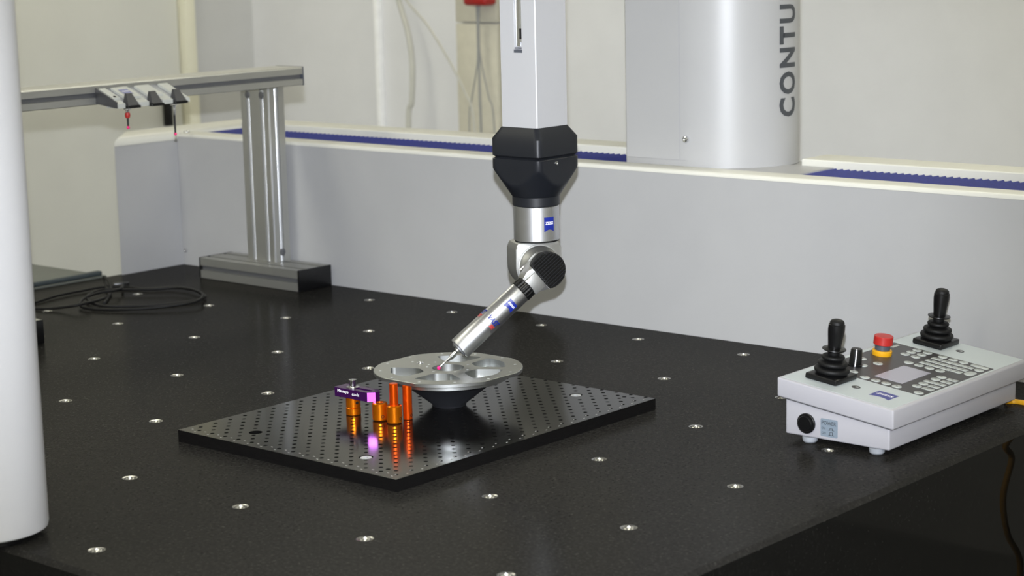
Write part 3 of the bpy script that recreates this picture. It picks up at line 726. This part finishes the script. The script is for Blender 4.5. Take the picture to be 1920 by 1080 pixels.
# ------------------------------------------------------------------ stylus holder on the beam
ya, yb_ = ox(178, 166, XB1).y, ox(314, 153, XB1).y
hd = thing('stylus_holder', (XB1, ya, zb0), 'light grey three-slot stylus holder bolted to the rack beam', 'holder')
DX = .058; DZ = .0225; ztp = zat(165, XB1, ya) + .001; zfr = ztp - DZ; zfr = zat(192, XB1 + DX, ya); zbt = zfr - .0105
wd = yb_ - ya
def wedge(y0_, y1_, x1_, lift=0., x0_=None):
    """slanted block from the beam outwards"""
    x0_ = XB1 + .0003 if x0_ is None else x0_; zt0 = ztp + lift - (x0_ - XB1) / DX * DZ; zt1 = ztp + lift - (x1_ - XB1) / DX * DZ
    z0_ = max(zbt, zt0 - .034); return B().loft([[(x0_, y, z0_ if x0_ > XB1 + .01 else zbt + .006), (x1_, y, zbt), (x1_, y, zt1), (x0_, y, zt0)] for y in (y0_, y1_)])
obj('side_cheek', wedge(ya, ya + .002, XB1 + DX * .96, -.0012), 'flap', hd, 20)
obj('base_wedge', wedge(ya + .002, yb_, XB1 + DX * .80, -.004), 'holder2', hd, 20)
slots = [ox(u_, 195, XB1 + DX).y for u_ in (248, 292.5, 337)]
hw_ = .0140
edges = [ya + .0015] + [v for s_ in slots for v in (s_ - hw_, s_ + hw_)] + [slots[2] + hw_ + .008]
for i in range(0, len(edges) - 1, 2):
    obj('fork', wedge(edges[i], edges[i + 1], XB1 + DX, -.0035, XB1 + DX * .45), 'holder', hd, 20)
for y0_, y1_ in ((.02, .11), (.18, .40), (.50, .70), (.83, .96)):
    obj('raised_pad', wedge(ya + wd * y0_, ya + wd * y1_, XB1 + DX * .74, 0., XB1 + DX * .1), 'holder', hd, 20)
sl = (Vector((DX, 0, -DZ))).normalized()
def pad_fn(y0_, x0_):
    o_ = Vector((XB1 + x0_, y0_, ztp - x0_ / DX * DZ)); nrm = UY.cross(sl).normalized(); nrm = nrm if nrm.z > 0 else -nrm
    return lambda u, v, lift=.0003: o_ + UY * u - sl * v + nrm * (lift + .0004)
logo(hd, pad_fn(ya + wd * .225, DX * .60), wd * .12, .020, .02)
for f_ in (.065, .90):
    q = Vector((XB1 + DX * .66, ya + wd * f_, ztp - .66 * DZ)); obj('bolt_hole', B().lathe([(.0028, .0004), (.0022, .0008), (.0004, .0008)], 14, frame(q, UY, sl, (UY.cross(sl) if UY.cross(sl).z > 0 else -UY.cross(sl)))), 'dark', hd)
for s_ in slots:
    xb, xf = XB1 + DX * .62, XB1 + DX * 1.08; zt_ = zfr + .013
    obj('pocket_cover', B().loft([[(XB1 + DX * .80, s_ - .0055, zfr + .0125), (XB1 + DX * .88, s_ - .0055, zfr + .0125), (XB1 + DX * .88, s_ + .0055, zfr + .0125), (XB1 + DX * .80, s_ + .0055, zfr + .0125)],
        [(XB1 + DX * .80, s_ - .011, zbt + .0035), (xf, s_ - .011, zbt + .0035), (xf, s_ + .011, zbt + .0035), (XB1 + DX * .80, s_ + .011, zbt + .0035)]]), 'flap', hd, 20)
    obj('pocket_base', B().box((XB1 + DX * .8, s_ - .0132, zbt - .001), (xf + .002, s_ + .0132, zbt + .0033), .0006, 1), 'black', hd)
def hang_stylus(u0, v0, u1, v1, s_, redhub, label):
    x_ = XB1 + DX * 1.0; top = zbt - .0012; ztip = zat(v1, x_, s_)
    y_ = ox(u1, v1, x_).y
    t = thing('stylus', (x_, y_, ztip), label, 'stylus'); mx_ = Matrix.Translation((x_, y_, 0))
    obj('adapter', B().lathe([(.0062, top), (.0062, top - .0015), (.003, top - .003), (.0026, top - .006)], 20, mx_), 'chrome', t)
    if redhub:
        obj('hub', B().lathe([(.002, top - .0058), (.0042, top - .0075), (.0045, top - .0115), (.0036, top - .015), (.0015, top - .016)], 20, mx_), 'red', t, label='red stylus hub'); zs = top - .0155
    else:
        obj('hub', B().lathe([(.0026, top - .0058), (.0024, top - .014), (.0015, top - .019)], 20, mx_), 'chrome', t); zs = top - .0185
    obj('shaft', B().lathe([(.0017, zs), (.0015, ztip)], 12, mx_), 'black', t)
    m_ = bmesh.new(); bmesh.ops.create_uvsphere(m_, u_segments=12, v_segments=8, radius=.0027); bmesh.ops.translate(m_, vec=(x_, y_, ztip), verts=m_.verts[:])
    bb = B(); bb.bm.free(); bb.bm = m_; obj('ball', bb, 'ruby', t, 60)
hang_stylus(239, 205, 240.5, 238, slots[0], True, 'short stylus with a red hub hanging from the holder')
hang_stylus(326, 195, 329, 250, slots[2], False, 'long thin stylus with a steel hub hanging from the holder')
# ------------------------------------------------------------------ control console
cn = thing('control_console', (0, .78, 0), 'white control console with two black joysticks and a membrane keypad', 'control panel')
LX0, LX1, LY0, LY1 = -.0805, .085, .6075, .9555
def ztop(x): return .08 + (x - LX0) / (LX1 - LX0) * (-.02)
LTK = .0245
def slab(b, x0_, x1_, y0_, y1_, f0_, f1_, bev=.0022):
    t = B().loft([[(x0_, y0_, f0_(x0_)), (x1_, y0_, f0_(x1_)), (x1_, y1_, f0_(x1_)), (x0_, y1_, f0_(x0_))], [(x0_, y0_, f1_(x0_)), (x1_, y0_, f1_(x1_)), (x1_, y1_, f1_(x1_)), (x0_, y1_, f1_(x0_))]])
    if bev: bmesh.ops.bevel(t.bm, geom=t.bm.edges[:], offset=bev, segments=3, profile=.5, affect='EDGES')
    return b.join(t)
obj('lid', slab(B(), LX0, LX1, LY0, LY1, lambda x: ztop(x) - LTK, ztop), 'lid', cn)
obj('seam', slab(B(), LX0 + .0045, LX1 - .0045, LY0 + .0035, LY1 - .0035, lambda x: ztop(x) - LTK - .0016, lambda x: ztop(x) - LTK + .0002, 0), 'slot', cn, 0)
BZ = .0078; CX0, CX1, CY0, CY1 = -.0715, .0765, .6135, .9405
cbd = obj('case', slab(B(), CX0, CX1, CY0, CY1, lambda x: BZ, lambda x: ztop(x) - LTK - .0014), 'lid', cn)
ftb = B().lathe([(.0075, 0), (.0092, .002), (.0098, .0055), (.0098, .0079)], 28)
for (u, v) in ((1521, 831.5), (1646, 854)):
    p = oz(u, v, 0); q = Vector((p.x, p.y, 0)) - KV * .008
    if u == 1521: fy = q.y
    for yy in (fy, CY1 - (fy - CY0) - .02):
        obj('foot', B().lathe([(.0072, .0001), (.0092, .002), (.0098, .0055), (.0098, .0079)], 28, Matrix.Translation((q.x, yy, 0))), 'foot', cn)
PN = Vector((.02 / (LX1 - LX0), 0, 1)).normalized(); PX = UY.cross(PN).normalized(); PO = Vector((LX0, 0, ztop(LX0)))
def ptop(u, v, lift=0.):
    q = opl(u, v, PO, PN); return q + PN * lift
def plane_pt(x, y, lift=0.): return Vector((x, y, ztop(x))) + PN * lift
def foil(name, x0_, x1_, y0_, y1_, r, m, l0, l1, parent=cn, label=None):
    b = B(); b.loft([[plane_pt(x, y, l) for x, y in rrect(x0_, y0_, x1_, y1_, r)] for l in (l0, l1)]); return obj(name, b, m, parent, 20, label)
foil('top_foil', LX0 + .004, LX1 - .005, LY0 + .0045, LY1 - .004, .002, 'face', .00002, .0003)
kr = ptop(1863.9, 692.6); kb = ptop(1727.8, 743.3); kt = ptop(1675.6, 642.8)
KX0, KX1, KY0, KY1 = kt.x, (kb.x + kr.x) / 2, kb.y, kr.y
kp = foil('keypad_foil', KX0, KX1, KY0, KY1, .0015, 'foil', .0003, .0005, label='dark keypad membrane')
def ck2(a, b_): return (1680 + a / 9, 630 + b_ / 9)
def ck1(a, b_): return (1560 + a / 9, 620 + b_ / 9)
rounds = [ck2(*q) for q in [(355, 250), (255, 283), (155, 315), (530, 295), (430, 328), (328, 362), (787, 365), (963, 412), (1140, 458), (212, 457), (388, 503), (563, 550), (743, 598), (768, 705), (667, 742), (460, 815), (353, 855), (380, 967), (1398, 590)]] + [ck1(*q) for q in [(775, 563), (360, 703), (555, 797), (737, 848), (912, 900), (1092, 950), (505, 482), (520, 595)]]
rects = [ck2(*q) for q in [(690, 397), (590, 433), (488, 467), (865, 447), (765, 482), (662, 515), (1040, 493), (940, 530), (840, 565), (1218, 540), (1120, 577), (1022, 613), (563, 782), (950, 757), (850, 792), (745, 828), (640, 866), (538, 905)]]
KM = Matrix(((PX.x, 0, PN.x), (PX.y, 1, PN.y), (PX.z, 0, PN.z)))
rot = KM.to_euler()
def key_shape(poly, h=.0007): return B().loft([[(x, y, z) for x, y in (poly if z < h * .9 else [(a * .94, c_ * .94) for a, c_ in poly])] for z in (0, h * .7, h)])
copies('round_key', key_shape(circ(0, 0, .0062, 24)), 'key', kp, [ptop(u, v, .0005) for u, v in rounds], 30, [rot] * len(rounds))
copies('square_key', key_shape(rrect(-.0071, -.0045, .0071, .0045, .0005, 2)), 'key', kp, [ptop(u, v, .0005) for u, v in rects], 30, [rot] * len(rects))
copies('long_key', key_shape(rrect(-.0125, -.005, .0125, .005, .0048)), 'key', kp, [ptop(*ck2(1410, 532), .0005)], 30, [rot])
copies('enter_key', key_shape(rrect(-.0062, -.0105, .0062, .0105, .0058)), 'key', kp, [ptop(*ck2(1252, 645), .0005)], 30, [rot])
marks = B()
for i, (u, v) in enumerate(rounds + rects):
    q = ptop(u, v, .00125); s_ = .0014
    marks.loft([[q + PX * a * s_ + UY * c_ * s_ * .7 + PN * l for a, c_ in ((-1, -1), (1, -1), (1, 1), (-1, 1))] for l in (0, .00005)])
obj('key_symbol', marks, 'dgrey', kp, 0, kind='stuff')
dq = [ptop(*ck1(*q)) for q in ((720, 768), (1215, 600), (1670, 725), (1180, 905))]
dx0, dx1 = (dq[0].x + dq[1].x) / 2, (dq[2].x + dq[3].x) / 2; dy0, dy1 = (dq[0].y + dq[3].y) / 2, (dq[1].y + dq[2].y) / 2
foil('display', dx0, dx1, dy0, dy1, .0008, 'screen', .0005, .0009, label='pale grey display')
pm = ptop(*ck1(1070, 268)); foil('name_strip', pm.x - .003, pm.x + .002, pm.y - .009, pm.y + .009, .0005, 'grey', .0005, .0006, kp)
for (u, v, cc_) in (ck1(405, 958) + (1,), ck2(1080, 262) + (2,)):
    q = ptop(u, v); b = B(); b.loft([[plane_pt(q.x + x, q.y + y, l) for x, y in circ(0, 0, .0055, 24)] for l in (.0003, .0008)]); rb = obj('joystick_key', b, 'foil', cn, 30)
    b = B(); b.loft([[plane_pt(q.x + .0014 + x, q.y + y, l) for x, y in rrect(-.002, -.0016, .002, .0016, .0006)] for l in (.0008, .0009)]); obj('symbol', b, 'key', rb, 0)
lq = [ptop(1440 + a / 6, 700 + b_ / 6) for a, b_ in ((1125, 243), (1360, 310), (1488, 262), (1265, 195))]
lw = ((lq[1] - lq[0]).length + (lq[2] - lq[3]).length) / 2; lh = ((lq[3] - lq[0]).length + (lq[2] - lq[1]).length) / 2
lo_ = Vector(((lq[0].x + lq[3].x) / 2, (lq[0].y + lq[1].y) / 2, 0)); lo_.z = ztop(lo_.x); lo_ += PN * .0003
logo(cn, lambda u, v, lift: lo_ + PX * u + UY * v + PN * lift, lw * .97, lh * .95, .1, 'blue2')
def plathe(name, q, prof, m, parent, nseg=32, lab=None): return obj(name, B().lathe(prof, nseg, frame(q, PX, UY, PN)), m, parent, 35, lab)
def joystick(q, hx, hy):
    j = obj('joystick_base', B().join(B().box((-hx, -hy, 0), (hx, hy, .0078), .002), frame(q, PX, UY, PN)), 'black', cn, label='black joystick')
    pr = [(.019, .0076)]
    for zc_, rb_, rs_ in ((.0125, .0224, .0035), (.0205, .0192, .0032), (.0285, .0146, .0028)):
        pr += [(rb_ - .006, zc_ - rs_ - .0004)] + [(rb_ - rs_ + rs_ * math.cos(a), zc_ + rs_ * math.sin(a)) for a in [math.radians(t_) for t_ in range(-80, 81, 20)]] + [(rb_ - .0075, zc_ + rs_ + .0003)]
    pr += [(.0075, .0335), (.0075, .0362)]
    plathe('boot', q, pr, 'blackm', j)
    plathe('hand_guard', q, [(.006, .0362), (.013, .0372), (.0152, .0386), (.0150, .0396), (.012, .0399), (.0085, .0408)], 'black', j)
    plathe('handle', q, [(.0082, .0402), (.0086, .046), (.0098, .056), (.0106, .064), (.0104, .0705), (.0095, .0712)], 'black', j)
    plathe('top_button', q, [(.0093, .0711), (.0090, .0740), (.0075, .0760), (.004, .0772), (.0005, .0775)], 'blackm', j)
def mid(px): return ptop(*px, .0003)
c1 = [ptop(1440 + a / 6, 570 + b_ / 6, .0003) for a, b_ in ((405, 830), (765, 938), (1000, 852))]
hx1 = (c1[1].x - c1[0].x) / 2 - .001; q1 = Vector(((c1[0].x + c1[1].x) / 2, 0, 0)); hy1 = max(.021, (c1[2].y - c1[1].y) / 2)
def base_from(c_):
    x_ = (c_[0].x + c_[1].x) / 2; hx_ = (c_[1].x - c_[0].x) / 2 - .0008; y0_ = (c_[0].y + c_[1].y) / 2; hy_ = (c_[2].y - c_[1].y) / 2
    return plane_pt(x_, y0_ + hy_, .0003), hx_, hy_
joystick(*base_from(c1))
c2 = [ptop(1620 + a / 4.5, 520 + b_ / 4.5, .0003) for a, b_ in ((395, 556), (655, 622), (806, 566))]
joystick(*base_from(c2))
q = ptop(*ck1(385, 592), .0005)
kn_ = plathe('override_knob', q, [(.0098, 0), (.0098, .002), (.0085, .0025), (.0074, .021), (.0066, .0225), (.0002, .0228)], 'black', cn, lab='black rotary knob')
dk = (KV * .96 - RV * .16).normalized(); bb = B(); bb.loft([[q + PN * z + dk * (r + .0002) + RV * s_ * .0007 for s_ in (-1, 1)] + [q + PN * z + dk * (r - .001) + RV * s_ * .0007 for s_ in (1, -1)] for r, z in ((.0098, .0002), (.0086, .0028), (.0075, .0208), (.0055, .0226))])
obj('pointer_line', bb, 'inkw', kn_, 0)
q = ptop(*ck1(838, 408), .0005)
es = plathe('emergency_stop', q, [(.0128, 0), (.0132, .0010), (.0132, .0058), (.0124, .0068), (.0095, .0070)], 'yellow', cn, 40, 'red emergency stop button on a yellow collar')
plathe('stop_neck', q, [(.0100, .0066), (.0100, .0150)], 'dgrey', es, 40)
plathe('stop_button', q, [(.0118, .0142), (.0128, .0148), (.0126, .0250), (.0120, .0258), (.0010, .0262)], 'red', es, 40)
# power push button and sticker on the end face
q = oy(1512.5, 793.5, CY0); mxb = frame(q, UX, UZ, -UY)
pbt = obj('power_button', B().lathe([(.0128, -.001), (.0128, .0022), (.0120, .0030), (.0104, .0031), (.0100, .0052), (.0094, .0058), (.0002, .0058)], 40, mxb), 'black', cn, label='round black power button')
s0 = oy(1538.5, 817, CY0); s1_ = oy(1570.5, 822, CY0); s2_ = oy(1538, 783.5, CY0)
sw, sh = s1_.x - s0.x, s2_.z - s0.z; so = Vector((s0.x, CY0 - .0002, s0.z))
b = B(); b.loft([[(so.x + x, CY0 - l, so.z + z) for x, z in rrect(0, 0, sw, sh, .0018)] for l in (.00002, .0002)])
lb = obj('power_label', b, 'label', cn, 20, label='blue-grey power sticker')
flat_text('lettering', 'POWER', 'ink', lb, so + UX * sw * .07 + UZ * sh * .66, UX, UZ, sw * .84, sh * .22, .004, off=.0001)
flat_text('lettering', 'ON', 'ink', lb, so + UX * sw * .07 + UZ * sh * .40, UX, UZ, sw * .2, sh * .13, .0, off=.0001)
flat_text('lettering', 'OFF', 'ink', lb, so + UX * sw * .07 + UZ * sh * .13, UX, UZ, sw * .25, sh * .13, .0, off=.0001)
b = B()
def bar2(x0_, z0_, x1_, z1_): b.box((so.x + x0_ * sw, CY0 - .0004, so.z + z0_ * sh), (so.x + x1_ * sw, CY0 - .0002, so.z + z1_ * sh))
for z_, h_ in ((.38, .10), (.10, .17)):
    bar2(.46, z_, .58, z_ + .022); bar2(.66, z_, .8, z_ + .022) if h_ < .12 else bar2(.46, z_, .8, z_ + .022)
    bar2(.54, z_, .565, z_ + h_); bar2(.69, z_, .715, z_ + h_); bar2(.54, z_ + h_, .715, z_ + h_ + .022)
obj('symbol', b, 'ink', lb, 0)
# ------------------------------------------------------------------ yellow console cable
ycs = oy(1890, 752, CY1 + .002)
pts = [Vector((ycs.x - .002, CY1 + .0005, ycs.z)), oy(1899, 753.5, CY1 + .010), oy(1920, 756.5, CY1 + .012), oy(1950, 765, CY1 + .006), Vector((.140, CY1 - .025, .010)), Vector((.165, CY1 - .05, .0)), Vector((.183, CY1 - .085, -.03))]
for (u, v) in ((1897, 860), (1881, 930), (1889, 1000), (1913, 1060)):
    p = ox(u, v, .107); pts.append(Vector((.183, p.y, p.z)))
pts += [Vector((.2, pts[-1].y + .01, -.3)), Vector((.26, pts[-1].y + .06, -.6)), Vector((.3, pts[-1].y + .1, ZF + .004)), Vector((.6, pts[-1].y + .2, ZF + .004))]
setp(obj('console_cable', B().tube(spline(pts, 8), .0042, 12), 'ystrip', None, 60), 'yellow cable leaving the end of the control console', 'cable')
# ------------------------------------------------------------------ coiled black cable on the stone
def cc(a, b_, z): return oz(40 + a / 5.333, 480 + b_ / 5.333, z)
P_ = [(830, 470, .003), (890, 380, .004), (890, 290, .012), (850, 225, .016), (820, 215, .014), (840, 290, .006), (870, 400, .004), (620, 478, .012), (350, 520, .005), (140, 525, .003), (40, 500, .003), (130, 468, .003), (350, 400, .004), (600, 348, .004), (850, 308, .005), (1050, 312, .004), (1250, 330, .004), (1500, 314, .005), (1680, 326, .006), (1800, 375, .006), (1838, 410, .005), (1700, 452, .004),
      (1400, 490, .003), (1100, 502, .003), (850, 503, .004), (715, 475, .006), (660, 430, .008), (690, 378, .009), (830, 335, .010), (1050, 335, .009), (1300, 332, .009), (1550, 318, .010), (1740, 345, .011), (1815, 395, .011), (1720, 462, .009), (1350, 515, .006), (950, 538, .004), (690, 528, .004), (588, 492, .006), (620, 430, .010), (760, 372, .012), (930, 345, .013), (1000, 322, .010), (1010, 296, .008)]
cv = thing('coiled_cable', oz(265, 555), 'thin black cable lying in loose coils on the stone', 'cable')
obj('cable', B().tube(spline([cc(*q) for q in P_], 8), .0026, 8), 'blackm', cv, 60)
e0, e1_ = cc(920, 287, .006), cc(1078, 275, .006); dv = (e1_ - e0).normalized(); sv = UZ.cross(dv)
b = B().join(B().box((0, -.004, -.0055), ((e1_ - e0).length, .004, .003), .001), frame(e0, dv, sv, UZ)); obj('plug', b, 'black', cv)
# ------------------------------------------------------------------ grey cabinet beyond the table
cbn = thing('side_cabinet', (-2.1, .6, ZF), 'grey steel cabinet with slate rim beyond the end of the stone', 'cabinet')
obj('cabinet_body', B().box((-2.35, .30, ZF), (-1.822, .885, -.004), .004), 'cab', cbn)
obj('top_tray', B().box((-2.36, .30, -.004), (-1.8135, .893, .0012), .001), 'cab', cbn)
obj('rim', B().box((-1.834, .31, .001), (-1.819, .888, .0105), .0035, 3), 'cabrim', cbn)
# ------------------------------------------------------------------ things on the back wall
xc = oy(716, 100, YB).x
setp(obj('trim_1', B().box((xc - .009, YB - .022, ZF), (xc + .009, YB, ZC), .003), 'conduit', None), 'narrow white conduit strip running down the back wall', kind='structure')
xd0, xd1 = oy(869, 100, YB).x, oy(945, 100, YB).x; zj = oy(900, 42, YB).z
du = thing('cable_duct', ((xd0 + xd1) / 2, YB, ZF), 'beige cable duct on the back wall below the red device', 'cable duct')
obj('lower_cover', B().box((xd0, YB - .03, ZF), (xd1, YB - .0005, zj - .002), .003), 'beige', du)
obj('upper_cover', B().box((xd0, YB - .03, zj + .002), (xd1, YB - .0005, ZC - .1), .003), 'beige', du)
ra, rb2 = oy(881, 5, YB - .05), oy(925, 10, YB - .05)
setp(obj('wall_alarm', B().box((ra.x, YB - .085, rb2.z), (rb2.x, YB - .0305, rb2.z + .11), .012, 3), 'red', None), 'red rounded wall device on the beige duct', 'alarm')
def wall_cable(name, px, y, r, m, label, z_end=None):
    pts = [oy(u, v, y) for u, v in px]; p = pts[-1]
    pts += [Vector((p.x + (p.x - pts[-2].x) * .4, y, p.z - .5)), Vector((p.x + .02, y, ZF + .01))]
    setp(obj(name, B().tube(spline(pts, 8), r, 8), m, None, 60), label, 'cable')
wall_cable('wall_cable', [(700, -330), (728, -100), (748, 0), (765, 60), (773, 120), (772, 190), (766, 240)], YB - .09, .0080, 'cable_w', 'thick cream cable bowing down in front of the back wall')
wall_cable('wall_cable', [(640, -330), (715, -80), (762, 0), (800, 45), (840, 110), (870, 170), (890, 245)], YB - .11, .0032, 'cable_w', 'thin cream cable slanting down across the back wall')
wall_cable('wall_cable', [(896, 8), (896, 60), (898, 120), (900, 190), (902, 245)], YB - .07, .0032, 'cable_g', 'grey cable hanging straight down from the red wall device')
wall_cable('wall_cable', [(893, 8), (895, 60), (895, 120), (884, 190), (880, 245)], YB - .06, .0020, 'cable_g', 'thin grey cable bending towards the conduit beside the duct')
wall_cable('wall_cable', [(899, 8), (898, 60), (901, 110), (916, 180), (927, 240)], YB - .06, .0020, 'cable_g', 'thin grey cable bending away across the beige duct')
